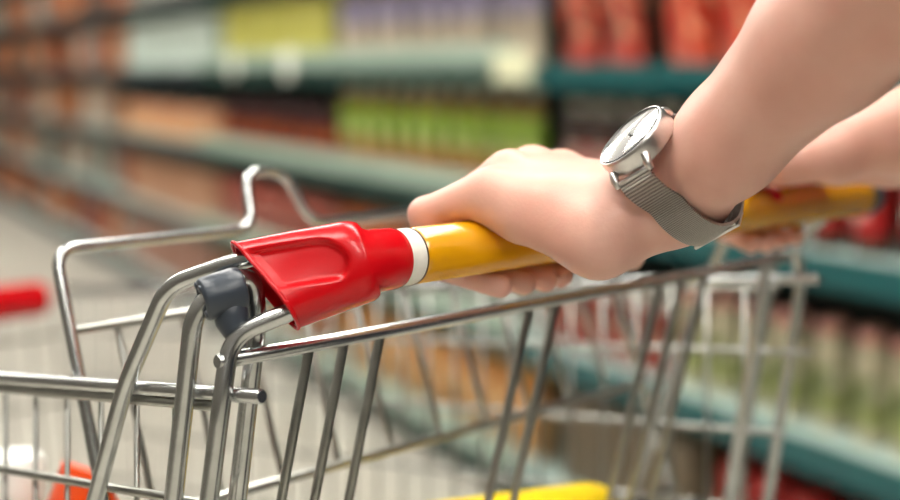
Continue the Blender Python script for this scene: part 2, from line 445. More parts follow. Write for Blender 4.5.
def build_goods():
    B, J, T, C, P = make_bottle, make_jar, make_tin, make_carton, make_pouch
    def b(*a, **k): return lambda: B(*a, **k)
    def j(*a): return lambda: J(*a)
    def t(*a): return lambda: T(*a)
    def c(*a): return lambda: C(*a)
    def p(*a): return lambda: P(*a)
    R = row
    # --- shelf at eye level (1.10 m)
    R(p('snack_bag', .17, .07, .26, (214, 62, 44), ((222, 74, 50), (240, 150, 110), (190, 40, 34))), 3, -1.3, 0.18, .19, 'red crisp bag at the near end of the eye-level shelf', 'bag', 'red bags on the eye-level shelf')
    R(p('snack_bag', .15, .07, .25, (226, 92, 60), ((220, 84, 56), (246, 176, 140), (200, 60, 40))), 3, 0.22, 0.60, .185, 'orange-red bag on the eye-level shelf above the watch', 'bag', 'orange-red bags on the eye-level shelf')
    R(p('snack_bag', .14, .07, .25, (206, 70, 52), ((214, 86, 62), (240, 178, 150), (70, 34, 28))), 3, 0.66, 1.08, .205, 'coral and brown bag next to the lilac-topped bottles', 'bag', 'coral bags on the eye-level shelf')
    R(b('drink_bottle', .031, .30, (236, 218, 196), (196, 186, 214), ((190, 178, 210), (236, 226, 232), (206, 196, 220)), neck=0.7, lab=(.48, .80)), 3, 1.14, 2.60, .146, 'beige bottle with a lilac label on the eye-level shelf', 'bottle', 'lilac-labelled bottles')
    R(c('carton', .115, .07, .27, (220, 214, 120), ((214, 206, 96), (236, 232, 180), (186, 196, 110))), 3, 2.66, 3.98, .125, 'yellow-green carton on the eye-level shelf', 'carton', 'yellow-green cartons')
    R(c('carton', .12, .08, .24, (206, 216, 206), ((206, 218, 210), (170, 190, 176), (228, 226, 208))), 3, 4.04, 5.80, .135, 'pale white-green carton on the eye-level shelf', 'carton', 'pale cartons')
    # --- second shelf (0.75 m)
    R(b('sauce_bottle', .036, .26, (92, 64, 52), (236, 228, 218), ((196, 40, 44), (206, 60, 54), (226, 196, 186)), neck=0.6), 2, -1.3, 1.06, .130, 'dark bottle with a red label and white cap on the second shelf', 'bottle', 'red-labelled sauce bottles')
    R(b('juice_bottle', .032, .30, (206, 150, 90), (240, 244, 226), ((176, 206, 70), (128, 166, 50), (232, 240, 170)), neck=0.55, lab=(.36, .72)), 2, 1.14, 2.60, .146, 'green bottle with a lime label on the second shelf', 'bottle', 'green bottles with lime labels')
    R(j('jar', .042, .20, (92, 28, 26), (70, 34, 36), ((150, 52, 38), (226, 130, 64), (90, 26, 28))), 2, 2.66, 3.98, .100, 'dark red jar with an orange label on the second shelf', 'jar', 'dark red jars')
    R(t('tin', .050, .17, ((226, 170, 120), (214, 122, 70), (232, 206, 170))), 2, 4.04, 5.80, .118, 'orange-beige tin on the second shelf', 'tin', 'orange-beige tins')
    # --- third shelf (0.42 m)
    R(b('dressing_bottle', .036, .205, (206, 198, 170), (255, 186, 176), ((166, 170, 112), (212, 206, 180), (130, 140, 92)), neck=0.66), 1, -1.3, 0.52, .108, 'beige bottle with a green label and a red cap, on the third shelf', 'bottle', 'red-capped dressing bottles')
    R(j('jar', .044, .17, (150, 60, 50), (206, 200, 190), ((170, 70, 60), (110, 60, 50), (196, 150, 130))), 1, 0.56, 1.06, .104, 'brick red jar with a pale lid on the third shelf', 'jar', 'brick red jars')
    R(c('carton', .12, .08, .22, (170, 168, 160), ((196, 190, 180), (150, 120, 100), (120, 130, 130))), 1, 1.14, 1.92, .132, 'grey carton on the third shelf below the green bottles', 'carton', 'grey cartons')
    R(p('pouch', .13, .06, .22, (206, 120, 70), ((214, 130, 80), (226, 196, 160), (120, 60, 50))), 1, 1.96, 2.60, .145, 'orange pouch on the third shelf below the green bottles', 'pouch', 'orange pouches on the third shelf')
    R(p('pouch', .14, .06, .22, (196, 104, 90), ((190, 96, 84), (220, 170, 150), (130, 60, 56))), 1, 2.66, 3.98, .150, 'pink-red pouch on the third shelf below the dark red jars', 'pouch', 'pink-red pouches')
    R(c('carton', .14, .09, .21, (196, 150, 120), ((200, 120, 84), (216, 190, 160), (130, 70, 56))), 1, 4.04, 5.80, .152, 'tan carton on the third shelf below the beige tins', 'carton', 'tan cartons')
    # --- bottom shelf (0.10 m)
    R(j('jar', .048, .20, (166, 50, 48), (196, 60, 58), ((186, 70, 62), (206, 196, 160), (120, 130, 90))), 0, -1.3, 0.40, .112, 'red jar with a red lid on the bottom shelf', 'jar', 'red jars on the bottom shelf')
    R(c('carton', .13, .09, .22, (120, 104, 82), ((130, 120, 96), (92, 84, 70), (160, 70, 56))), 0, 0.44, 1.06, .142, 'brown-grey carton on the bottom shelf', 'carton', 'brown-grey cartons')
    R(p('pasta_bag', .14, .08, .24, (226, 166, 90), ((232, 190, 130), (214, 120, 60), (236, 214, 176))), 0, 1.14, 2.60, .155, 'orange and cream pasta bag on the bottom shelf', 'bag', 'pasta bags on the bottom shelf')
    R(p('pasta_bag', .15, .08, .24, (206, 150, 96), ((190, 120, 76), (220, 190, 150), (150, 84, 60))), 0, 2.66, 3.98, .165, 'tan pasta bag on the bottom shelf, beyond the orange ones', 'bag', 'tan pasta bags')
    R(c('carton', .16, .1, .23, (176, 130, 112), ((176, 120, 100), (150, 90, 80), (206, 176, 160))), 0, 4.04, 5.80, .175, 'dusty pink carton on the bottom shelf', 'carton', 'dusty pink cartons')
    # --- far bays: bigger packs, mixed
    far = [((176, 120, 84), ((186, 120, 80), (220, 190, 160), (110, 60, 44)), 'brown'),
           ((214, 130, 74), ((216, 134, 80), (236, 196, 150), (160, 70, 44)), 'orange'),
           ((196, 196, 184), ((206, 200, 190), (150, 160, 150), (216, 190, 170)), 'off-white'),
           ((150, 64, 54), ((160, 70, 58), (210, 140, 110), (90, 40, 36)), 'maroon'),
           ((92, 84, 70), ((100, 92, 78), (60, 54, 50), (160, 140, 110)), 'dark olive')]
    ln = ['bottom', 'third', 'second', 'eye-level', 'upper', 'top']
    for bi, (w0, w1) in enumerate(((5.9, 8.55), (8.65, 12.1))):
        bay = ('far bay', 'farthest bay')[bi]
        for li in range(6):
            protos = []
            for q in range(4):
                body, pan, cn = far[(li * 2 + q + bi * 3) % 5]
                if (li + q) % 2: mk, kd = (lambda body=body, pan=pan: C('carton', .15, .1, .24, body, pan)), 'carton'
                else: mk, kd = (lambda body=body, pan=pan: P('pouch', .15, .08, .25, body, pan)), 'pouch'
                protos.append([mk(), kd, cn, True])
            w = w0 + .1
            while w < w1 - .05:
                e = random.choice([x for x in protos if x[3]] or protos) if random.random() < .9 else None
                if e:
                    o = e[0] if e[3] else dup(e[0]); e[3] = False
                    put(o, w, .11 + random.uniform(0, .02), LEVELS[li] + .0003, random.uniform(-.06, .06))
                    tag(o, '%s %s on the %s shelf of the %s' % (e[2], e[1], ln[li], bay), e[1], '%s %ss on the %s shelf of the %s' % (e[2], e[1], ln[li], bay))
                w += .185
    for (w0, w1, body, pan, cn) in ((2.66, 3.98, (150, 104, 80), ((170, 120, 90), (110, 70, 60), (206, 170, 140)), 'chestnut'), (4.04, 5.80, (176, 172, 160), ((186, 180, 168), (130, 120, 110), (206, 190, 160)), 'stone grey'), (1.14, 2.60, (160, 80, 60), ((170, 90, 66), (220, 170, 130), (120, 50, 40)), 'rust red')):
        R(c('carton', .14, .09, .24, body, pan), 4, w0, w1, .17, '%s carton on the upper shelf' % cn, 'carton', '%s cartons on the upper shelf' % cn)
    # white discs and a cream card stand in for highlights at the shelf edge
    sg = mat('white_highlight', srgb(250, 252, 238), 0.3, var=0.02)
    for w, rr, lab in ((2.83, 0.058, 'round white disc standing in for a highlight on the shelf edge below the yellow-green cartons, nearer one'), (3.50, 0.052, 'round pale disc standing in for a highlight on the shelf edge below the yellow-green cartons, farther one')):
        m = frame(G(w, -0.010, 1.135), N_)
        o = obj('highlight_disc', lathe(NB(), [(rr * 0.97, -0.002), (rr, -0.001), (rr, 0.001), (rr * 0.97, 0.002)], 24, m), sg)  # pale disc added as a blurred highlight
        tag(o, lab, 'highlight stand-in', 'round highlight discs')
    o = obj('highlight_card', bev(box(NB(), (1.0, -0.012, 1.085), (1.20, -0.008, 1.165), G), 0.001), mat('cream_card', srgb(226, 226, 190), 0.4, var=0.03), None, False)  # cream panel added as another pale highlight
    tag(o, 'pale cream card standing in for a highlight on the shelf edge between red bags and lilac bottles', 'highlight stand-in')

# ================================================================== THE TROLLEY
def cap_mitten(parent):
    # red end cap: collar on the bar, then a flat mitten over the two bent rods
    c0 = at(371, 258, .697); c1 = at(265, 285, .692)
    ax = (c1 - c0).normalized()
    w1 = (at(233, 248, .7060) - at(297, 323, .6780)) / 2
    w0 = (at(351, 215, .699) - at(377, 296, .692)) / 2
    n1 = ax.cross(w1).normalized(); n0 = ax.cross(w0).normalized()
    if n1.y > 0: n1 = -n1
    if n0.y > 0: n0 = -n0
    L = 44; S = 96; bm = NB(); rings = []
    def sup(c, e): return math.copysign(abs(c) ** (2 / e), c)
    # collar rings
    for a, r in ((0.0726, .0146), (0.0722, .0152), (0.069, .0155), (0.054, .0158)):
        ctr = H(a, 0, 0); ring = []
        for k in range(S):
            th = 2 * PI * k / S
            ww = (w0 - U * w0.dot(U)).normalized(); nn = U.cross(ww); nn = nn if nn.y < 0 else -nn
            ring.append(bm.verts.new(ctr + ww * r * math.cos(th) + nn * r * math.sin(th)))
        rings.append(ring)
    for i in range(L + 1):
        s = i / L
        ctr = c0.lerp(c1, s); w = w0.lerp(w1, s); n = (n0.lerp(n1, s)).normalized() * (0.0180 * (1 - s) + 0.0150 * s)
        q = min(1, s / 0.16); sc = 0.78 + 0.22 * math.sqrt(max(0, 1 - (1 - q) ** 2)); scn = 0.86 + 0.14 * math.sqrt(max(0, 1 - (1 - q) ** 2))
        e = 2.2 + 0.55 * min(1, s * 2)
        ring = []
        for k in range(S):
            th = 2 * PI * k / S; cx, sy = sup(math.cos(th), e), sup(math.sin(th), e)
            p = ctr + w * cx * sc + n * sy * scn
            if math.sin(th) > 0:
                # recessed panel on the face, open towards the cut end
                rr = 0.54
                if s < 0.40: rr = 0.54 * math.sqrt(max(0, 1 - ((0.40 - s) / 0.20) ** 2)) if s > 0.20 else 0
                f2 = max(0, min(1, (rr - abs(cx - 0.04)) / 0.15)); f2 = f2 * f2 * (3 - 2 * f2)
                f2 *= max(0, min(1, (1.02 - s) / 0.10)) ** 0.7
                p = p - n.normalized() * 0.0038 * f2
            ring.append(bm.verts.new(p))
        rings.append(ring)
    for A, B in zip(rings, rings[1:]):
        for k in range(S): bm.faces.new((A[k], A[(k + 1) % S], B[(k + 1) % S], B[k]))
    # inner lip at the cut end
    last = rings[-1]; cen = c1
    lip = [bm.verts.new(cen + (v.co - cen) * 0.90) for v in last]
    inn = [bm.verts.new(cen + (v.co - cen) * 0.88 - ax * 0.006) for v in last]
    for k in range(S):
        bm.faces.new((last[k], last[(k + 1) % S], lip[(k + 1) % S], lip[k]))
        bm.faces.new((lip[k], lip[(k + 1) % S], inn[(k + 1) % S], inn[k]))
    bm.faces.new(inn); bm.faces.new(rings[0][::-1])
    bead = [v.co.copy() for v in last]
    o = obj('end_cap', bm, M['red'], parent, True, 60)
    obj('cap_rim', tube(NB(), bead, 0.0011, 8, closed=True), M['red'], o)
    o['label'] = 'red plastic end cap'
    return c0, c1, w1, n1

def build_trolley():
    root = empty('shopping_trolley', K(0.26, 0.5, 0), math.atan2(W.y, W.x))
    tag(root, 'wire shopping trolley with a yellow push bar and red end cap', 'shopping trolley')
    # push bar
    bar = obj('push_bar', tube(NB(), [H(0.0835, 0, 0), H(0.558, 0, 0)], BAR_R, 40), M['yellow'], root, True, 40)
    obj('white_ring', tube(NB(), [H(0.0728, 0, 0), H(0.0832, 0, 0)], BAR_R + 0.0001, 40, cap_bevel=False), M['white'], bar, True, 40)
    obj('seam_ring', tube(NB(), [H(0.0829, 0, 0), H(0.0838, 0, 0)], BAR_R + 0.0003, 40, cap_bevel=False), M['seam'], bar, True, 40)
    obj('far_end_plug', tube(NB(), [H(0.5582, 0, 0), H(0.572, 0, 0)], BAR_R + 0.0004, 32), M['slate'], bar, True, 40)
    # printed red marks on the bar
    for a0 in (0.355, 0.4195):
        bm = NB(); R_ = BAR_R + 0.0003; nu, nv = 6, 12; g = []
        for i in range(nu + 1):
            rowv = []
            for k in range(nv + 1):
                x = -1 + 2 * i / nu; y = -1 + 2 * k / nv
                d = max(abs(x), abs(y)); l = math.hypot(x, y) or 1; x, y = x * d / l, y * d / l
                th = math.radians(80) + y * 1.0
                rowv.append(bm.verts.new(H(a0 + x * 0.011, -math.cos(th) * R_, math.sin(th) * R_)))
            g.append(rowv)
        for i in range(nu):
            for k in range(nv): bm.faces.new((g[i][k], g[i + 1][k], g[i + 1][k + 1], g[i][k + 1]))
        obj('printed_mark', bm, M['red'], bar, True)
    c0, c1, w1, n1 = cap_mitten(root)
    PA = -0.0095
    def side(px, py, a=PA):              # trolley-frame point of a sight line on the plane a = const
        r = (px - 450) / F
        t = ((O.x + U.x * a) - r * (O.y + U.y * a)) / (r * W.y - W.x)
        d = O.y + U.y * a + W.y * t
        return K(a, t, CAM_H - (py - 70) * d / F)
    RB = 0.0046
    zb = 0.30
    def ext(p, q, z):                    # carry p->q on down to height z
        s = (z - p.z) / (q.z - p.z); return p + (q - p) * s
    # upright A (front) and B (rear) of the near side, going up into the cap
    A1, A2 = side(163, 292), side(95, 500)
    inA = c0.lerp(c1, 0.5) + w1 * 0.60; tipA = c1 + w1 * 0.70
    pa = [inA, tipA, side(168, 285, -.003), side(125, 386, -.0085), ext(side(125, 386, -.0085), A2, 0.62)]
    inB = c0.lerp(c1, 0.5) - w1 * 0.60; tipB = c1 - w1 * 0.72
    pb = [inB, tipB, side(231, 336, -.001), side(222, 397, -.0085), ext(side(222, 397, -.0085), side(209, 500), 0.62)]
    def mirror(p):                       # the same rod on the far side of the trolley
        q = p - O; a = q.dot(U); return K(0.52 - a, q.dot(W), p.z)
    for P_ in (pa, pb):
        obj('handle_upright', tube(NB(), fillet(P_, 0.0125, 8), RB, 14), M['zinc'], root)
        far = [mirror(p) for p in P_]; far[0] = H(0.530, 0, -0.002); far[1] = far[1].lerp(H(0.535, 0, -0.006), 0.5)
        obj('handle_upright', tube(NB(), fillet(far, 0.022, 8), RB * 0.9, 12), M['zinc'], root)
    # loop C with the grey clamp: up outside, over, down inside
    ci = 0.020
    l0 = ext(side(192, 335), side(174, 500), 0.62)
    pc = [l0, side(192, 335), side(196, 300), side(246, 274, 0.010), side(259, 300, ci), side(246, 365, ci), ext(side(246, 365, ci), side(232, 500, ci), 0.62)]
    pc = [l0, side(195, 303), side(252, 271, 0.016), side(258, 315, ci), ext(side(247, 365, ci), side(233, 500, ci), 0.62)]
    obj('hinge_loop', tube(NB(), pc, 0.0048, 14, 0.016, 8), M['zinc'], root)
    ca, cb = side(199, 297, -0.006), side(248, 281, 0.012)
    ca = side(203, 300, -0.0085); cb = side(244, 287, 0.010)
    cd = (cb - ca).normalized()
    cl_ = (cb - ca).length
    bm = lathe(NB(), [(.0068, .006), (.0066, .0006), (.0078, -.0008), (.0098, -.0004), (.0106, .0010), (.0110, cl_ * .35), (.0110, cl_ * .80), (.0102, cl_ * .95), (.0080, cl_)], 28, frame(ca, cd))
    tailx = side(225, 318, 0.0)
    cl = obj('hinge_clamp', bm, M['slate'], root, True, 50)
    mid = ca.lerp(cb, 0.62)
    bm = NB()
    tt = tube(bm, [mid + V((0, 0, -0.004)), mid + V((0, 0, -0.014)) + W * (-0.003), mid + V((0, 0, -0.026)) + W * (-0.009)], [0.0090, 0.0082, 0.0040], 16)
    obj('clamp_tail', bm, M['slate'], cl, True, 50)
    bm = NB()
    for th in range(5):
        q = ca - cd * 0.0004
        fr = frame(q, cd)
        p = fr @ V((0.0078 * math.cos(0.4 + th * 1.1), 0.0078 * math.sin(0.4 + th * 1.1), -0.0012))
        tube(bm, [p, p + cd * 0.004], 0.0019, 8)
    obj('clamp_teeth', bm, M['slate'], cl)
    obj('hinge_loop', tube(NB(), [mirror(p) for p in pc], 0.0048, 12, 0.016, 8), M['zinc'], root)
    # basket side panels
    T1 = 1.03; FZ = 0.52
    floor_z = lambda t: 0.625 - 0.03 * t
    for a, sgn in ((0.0, 1), (0.52, -1)):
        rim = obj('basket_rim', tube(NB(), [K(a, 0.0, rim_z(0)), K(a, T1, rim_z(T1))], 0.0036, 14), M['zinc'], root, True, 40)
        bm = NB(); ai = a + sgn * 0.0005
        tube(bm, [K(ai, 0.034, rim_z(.034) - 0.0063), K(ai, T1, rim_z(T1) - 0.0063)], 0.0025, 10)
        for k, dz in enumerate((0.0545, 0.115, 0.175, 0.235)):
            t0 = 0.006 if k == 0 else 0.03
            tube(bm, [K(ai, t0, rim_z(t0) - dz), K(ai, T1 - 0.02 * k, rim_z(T1) - dz * 0.92)], 0.0024, 10)
        n = 29; aw = a + sgn * 0.0042
        for k in range(n):
            t = 0.075 + k * 0.0338 if a == 0 else 0.06 + k * 0.0338
            tube(bm, [K(aw, t, rim_z(t) - 0.0050), K(aw, t - 0.012 * 0, floor_z(t))], 0.0016, 8, cap_bevel=False)
        obj('side_panel', bm, M['wire'], root)
    # rear gate
    gz = 0.9755; gt = 0.022
    def top(px, py):
        return px
    def gate_pt(a, drop): return K(a, gt + drop * 0.27, gz - drop)
    bm = NB()
    obj('gate_bar', tube(NB(), [K(-0.0095, gt, gz), K(0.515, gt, gz)], 0.0038, 14), M['zinc'], root, True, 40)
    for a in (0.0483, 0.0721, 0.0977, 0.219, 0.2442, 0.351, 0.377, 0.404):
        tube(bm, [gate_pt(a, -0.001), gate_pt(a, 0.33)], 0.0027, 10)
    for d in (0.20, 0.32):
        tube(bm, [gate_pt(0.01, d) - W * 0.004, gate_pt(0.51, d) - W * 0.004], 0.0024, 10)
    obj('rear_gate', bm, M['wire'], root)
    # child-seat backrest, tilted forward inside the basket
    def fl(a, s): return K(a, 0.2025 - 0.0546 * s, 1.011 - 0.1466 * s)     # s 0 top .. 1 bottom
    hump = [fl(0.156, 0), fl(0.1585, -0.245), fl(0.192, -0.245), fl(0.205, 0)]
    outline = [fl(0.012, 1.55), fl(0.012, 0)] + hump + [fl(0.505, 0), fl(0.505, 1.55)]
    fr_ = obj('child_seat_frame', tube(NB(), outline, 0.0036, 12, 0.014, 6), M['zinc'], root)
    bm = NB()
    for s in (0.30, 1.0, 1.53):
        tube(bm, [fl(0.012, s), fl(0.505, s)], 0.0030, 10)
    for k in range(10):
        a = 0.045 + k * 0.0465
        tube(bm, [fl(a, 0.31) + W * 0.004, fl(a, 1.0) + W * 0.004], 0.0020, 8)
    obj('child_seat_wires', bm, M['wire'], fr_)
    # wire seat between gate and backrest
    bm = NB(); sz = 0.7835
    for t in (0.055, 0.09, 0.122): tube(bm, [K(0.012, t, sz), K(0.505, t, sz)], 0.0024, 8)
    for k in range(8): tube(bm, [K(0.04 + k * 0.062, 0.048, sz - 0.004), K(0.04 + k * 0.062, 0.126, sz - 0.004)], 0.0018, 8)
    obj('child_seat', bm, M['wire'], root)
    # front panel, floor, bumper
    bm = NB()
    for k in range(15):
        a = 0.02 + k * 0.0343
        tube(bm, [K(a, T1 - 0.004, rim_z(T1)), K(a, T1 - 0.05, floor_z(T1))], 0.0016, 8)
    for dz in (0.05, 0.13, 0.22): tube(bm, [K(0, T1 - 0.01 - dz * .14, rim_z(T1) - dz), K(0.52, T1 - 0.01 - dz * .14, rim_z(T1) - dz)], 0.0024, 8)
    obj('front_panel', bm, M['wire'], root)
    bp = obj('front_bumper', tube(NB(), [K(-0.02, T1 + 0.0, rim_z(T1) - 0.008), K(0.49, T1 + 0.0, rim_z(T1) - 0.008)], 0.021, 20), M['red'], root, True, 40)
    bp['label'] = 'red plastic front edge'
    bm = NB()
    for k in range(15):
        a = 0.02 + k * 0.0343; tube(bm, [K(a, 0.08, floor_z(.08)), K(a, T1 - 0.05, floor_z(T1))], 0.0018, 8)
    for k in range(12):
        t = 0.09 + k * 0.08; tube(bm, [K(0.003, t, floor_z(t) - 0.004), K(0.517, t, floor_z(t) - 0.004)], 0.0022, 8)
    obj('basket_floor', bm, M['wire'], root)
    # chassis and castors
    for a in (0.03, 0.49):
        obj('chassis_rail', tube(NB(), [K(a - 0.03 if a < .2 else a + 0.03, 0.125, 0.60), K(a, 0.04, 0.30), K(a, -0.02, 0.16), K(a, 0.85, 0.16), K(a, 0.93, 0.20), K(a, 0.80, 0.535)], 0.010, 12, 0.04, 6), M['zinc'], root)
    obj('chassis_crossbar', tube(NB(), [K(0.03, 0.30, 0.16), K(0.49, 0.30, 0.16)], 0.009, 12), M['zinc'], root)
    obj('chassis_crossbar', tube(NB(), [K(0.03, 0.84, 0.16), K(0.49, 0.84, 0.16)], 0.009, 12), M['zinc'], root)
    for a in (0.03, 0.49):
        for t in (0.02, 0.83):
            fk = NB()
            for d in (-0.018, 0.018): tube(fk, [K(a + d * .6, t, 0.15), K(a + d, t - 0.012, 0.12), K(a + d, t - 0.03, 0.06)], 0.004, 8)
            tube(fk, [K(a, t, 0.158), K(a, t, 0.145)], 0.016, 14)
            f = obj('castor', fk, M['zinc'], root)
            m = frame(K(a, t - 0.03, 0.0602), U)
            obj('wheel', lathe(NB(), [(0.02, -0.013), (0.052, -0.013), (0.06, -0.008), (0.06, 0.008), (0.052, 0.013), (0.02, 0.013)], 24, m), M['black'], f, True, 40)

def build_cargo():
    # yellow pack lying on the child seat
    y = mat('yellow_film', srgb(250, 214, 20), 0.35, var=0.03, scale=30, bump=0.1, bscale=60)
    bm = NB(); rings = []
    for f, q in ((0, .25), (.012, .62), (.05, .90), (.12, 1), (.4, 1), (.7, 1), (.9, 1), (.965, .86), (.992, .55), (1, .2)):
        rv = (0.0305 - 0.0135 * f) * q; rh = (0.0255 - 0.009 * f) * q
        rv0 = 0.0305 - 0.0135 * f
        rings.append([bm.verts.new(K(0.188 + 0.204 * f, 0.0965 + rh * math.cos(t_), 0.7862 + rv0 + rv * math.sin(t_))) for t_ in [2 * PI * k / 24 for k in range(24)]])
    for A, B in zip(rings, rings[1:]):
        for k in range(24): bm.faces.new((A[k], A[(k + 1) % 24], B[(k + 1) % 24], B[k]))
    bm.faces.new(rings[0][::-1]); bm.faces.new(rings[-1])
    o = obj('yellow_pack', bm, y, None, True, 60)
    tag(o, 'rounded yellow pack lying on the child seat of the trolley', 'pack')
    # white tub and orange-red bag standing in the basket behind the near side wires
    fz = 0.617
    r = empty('white_bottle', K(0.055, 0.330, fz + 0.0022))
    c = r.location.copy()
    mt = Matrix.Translation(c)
    obj('body', lathe(NB(), [(0.030, 0), (0.034, 0.006), (0.034, 0.15), (0.029, 0.18), (0.019, 0.195), (0.017, 0.205)], 20, mt), pmat((226, 222, 212)), r, True, 40)
    obj('cap', lathe(NB(), [(0.022, 0.206), (0.023, 0.21), (0.023, 0.238), (0.020, 0.242)], 18, mt), pmat((244, 244, 238)), r, True, 40)
    tag(r, 'white bottle standing in the basket behind the near side wires', 'bottle')
    r = make_pouch('snack_pouch', .048, .05, .246, (236, 90, 22), ((238, 96, 24), (226, 40, 24), (246, 150, 60)))
    r.location = K(0.060, 0.250, fz + 0.004); r.rotation_euler = (0, 0, math.atan2(W.y, W.x))
    tag(r, 'orange and red pouch standing in the basket beside the white bottle', 'pouch')

# ================================================================== THE PERSON
HANDK = {}
def hand_field(fd, fingers, thumb, palm, arm, extra=()):
    out = None
    for f in fingers:
        d = None
        for (a, ra), (b, rb) in zip(f, f[1:]):
            c = fd.cap(a, b, ra, rb); d = c if d is None else smin(d, c, 0.004)
        out = d if out is None else smin(out, d, 0.0018)
    body = None
    for a, b, ra, rb in palm:
        c = fd.cap(a, b, ra, rb); body = c if body is None else smin(body, c, 0.012)
    ar = None
    for a, b, ra, rb in arm:
        c = fd.cap(a, b, ra, rb); ar = c if ar is None else smin(ar, c, 0.012)
    body = smin(body, ar, 0.016)
    d = None
    for (a, ra), (b, rb) in zip(thumb, thumb[1:]):
        c = fd.cap(a, b, ra, rb); d = c if d is None else smin(d, c, 0.005)
    body = smin(body, d, 0.010)
    return smin(out, body, 0.008)

def build_person():
    # ---- left hand on the bar (trolley frame: a, forward from bar, up from bar)
    fing = []
    spec = [  # a, MCP(dt, dz, r), PIP(da, dt, dz, r), DIP(dt, dz, r), TIP(da, dt, dz, r)
        (0.1360, (-0.010, 0.0325, .0102), (-.013, 0.0275, 0.0165, .0088), (0.0240, -0.0110, .0080), (.016, -0.0010, -0.0222, .0072)),
        (0.1585, (-0.002, 0.0390, .0115), (-.006, 0.0310, 0.0200, .0100), (0.0270, -0.0130, .0088), (.013, -0.0010, -0.0226, .0074)),
        (0.1800, (0.000, 0.0400, .0118), (-.002, 0.0335, 0.0200, .0102), (0.0285, -0.0140, .0090), (.010, -0.0010, -0.0228, .0075)),
        (0.2010, (-0.004, 0.0370, .0118), (.002, 0.0310, 0.0190, .0100), (0.0275, -0.0130, .0088), (.005, 0.0010, -0.0225, .0074))]
    mcps = []
    for a, m, p, d, t in spec:
        mc = (H(a, m[0], m[1]), m[2]); mcps.append(mc)
        fing.append([mc, (H(a + p[0], p[1], p[2]), p[3]), (H(a + p[0] * .5, d[0], d[1]), d[2]), (H(a + t[0], t[1], t[2]), t[3])])
    thumb = [(H(0.198, -0.062, 0.014), .015), (H(0.218, -0.036, 0.006), .0125), (H(0.228, -0.026, -0.006), .0105), (H(0.244, -0.020, -0.013), .0088)]
    wc = at(678, 192, .715)
    P = at(826, 37, .640); E = at(965, -88, .560)
    nW = V((-.70, -.19, .69)).normalized()
    fw = (P - wc).normalized(); fW = (fw - nW * fw.dot(nW)).normalized(); lat = fW.cross(nW).normalized()
    carp = [H(0.155, -0.078, 0.0240), H(0.165, -0.078, 0.0255), H(0.176, -0.078, 0.0260), H(0.188, -0.076, 0.0250)]
    palm = []
    for (mc, r), cp in zip(mcps, carp):
        palm.append((mc - V((0, 0, 0.003)), cp, r + .001, .0165))
    palm += [(H(0.140, -0.030, 0.0170), H(0.146, -0.072, 0.0110), .0135, .0195),
             (H(0.146, -0.072, 0.0110), wc - nW * .004, .0195, .0170),
             (H(0.150, -0.022, 0.0220), H(0.195, -0.022, 0.0220), .012, .012),
             (H(0.131, 0.006, 0.0215), H(0.141, -0.022, 0.0200), .0075, .0115),
             (H(0.198, -0.055, 0.018), wc, .018, .017)]
    arm = []
    for s in (-1, 1):
        arm.append((wc + lat * .0060 * s, wc + fw * .045 + lat * .0070 * s, .0205, .0225))
        arm.append((wc + fw * .045 + lat * .0070 * s, P + lat * .006 * s, .0225, .0300))
        arm.append((P + lat * .006 * s, E + lat * .004 * s, .0300, .0360))
    SHL = K(.151, -.441, 1.350)
    arm.append((E, SHL, .036, .044))
    lo = np.array([-0.06, 0.42, 0.955]); hi = np.array([0.41, 0.86, 1.42])
    fd = Field((-0.05, 0.44, 0.965), (0.33, 0.85, 1.30), 0.0021)
    Fv = hand_field(fd, fing, thumb, palm, arm)
    bar = fd.line(H(0, 0, 0), U) - (BAR_R + 0.0002)
    Fv = -smin(-Fv, bar, 0.0015)
    p, q = fd.mesh(Fv); p = relax(p, q, 3, 0.5)
    parts = [(p, q)]
    # ---- right hand: far end of the bar
    CA = 0.613
    def Hm(a, dt, dz): return H(CA - a, dt, dz)
    fing2 = []; mc2 = []
    for a, m, pp, d, t in spec:
        mc = (Hm(a, m[0], m[1] + .004), m[2]); mc2.append(mc)
        fing2.append([mc, (Hm(a + pp[0], pp[1], pp[2]), pp[3]), (Hm(a + pp[0] * .5, d[0], d[1]), d[2]), (Hm(a + t[0], t[1], t[2]), t[3])])
    thumb2 = [(Hm(0.198, -0.060, 0.038), .014), (Hm(0.214, -0.032, 0.034), .0125), (Hm(0.219, -0.010, 0.030), .0105), (Hm(0.215, 0.014, 0.026), .0092)]
    wc2 = Hm(0.176, -0.098, 0.056)
    E2 = wc2 + (U * 0.030 - W * 0.19 + V((0, 0, 0.085))); SHR = K(.480, -.441, 1.350)
    fw2 = (E2 - wc2).normalized(); lat2 = U
    carp2 = [Hm(0.157, -0.078, 0.046), Hm(0.167, -0.078, 0.0495), Hm(0.177, -0.078, 0.051), Hm(0.188, -0.076, 0.049)]
    palm2 = [(mc - V((0, 0, 0.003)), cp, r + .001, .0165) for (mc, r), cp in zip(mc2, carp2)]
    palm2 += [(Hm(0.140, -0.030, 0.028), Hm(0.148, -0.070, 0.036), .0135, .0175), (Hm(0.148, -0.070, 0.036), wc2, .0185, .020),
              (Hm(0.150, -0.022, 0.0290), Hm(0.195, -0.022, 0.0290), .012, .012), (Hm(0.198, -0.055, 0.040), wc2, .016, .020)]
    arm2 = []
    for s in (-1, 1):
        arm2.append((wc2 + lat2 * .007 * s, wc2 + fw2 * .10 + lat2 * .007 * s, .0235, .0310))
        arm2.append((wc2 + fw2 * .10 + lat2 * .007 * s, E2 + lat2 * .004 * s, .0310, .0380))
    arm2.append((E2, E2.lerp(SHR, .8), .038, .043))
    fd2 = Field((0.14, 0.62, 0.965), (0.62, 1.12, 1.36), 0.0028)
    Fv2 = hand_field(fd2, fing2, thumb2, palm2, arm2)
    bar = fd2.line(H(0, 0, 0), U) - (BAR_R + 0.0002)
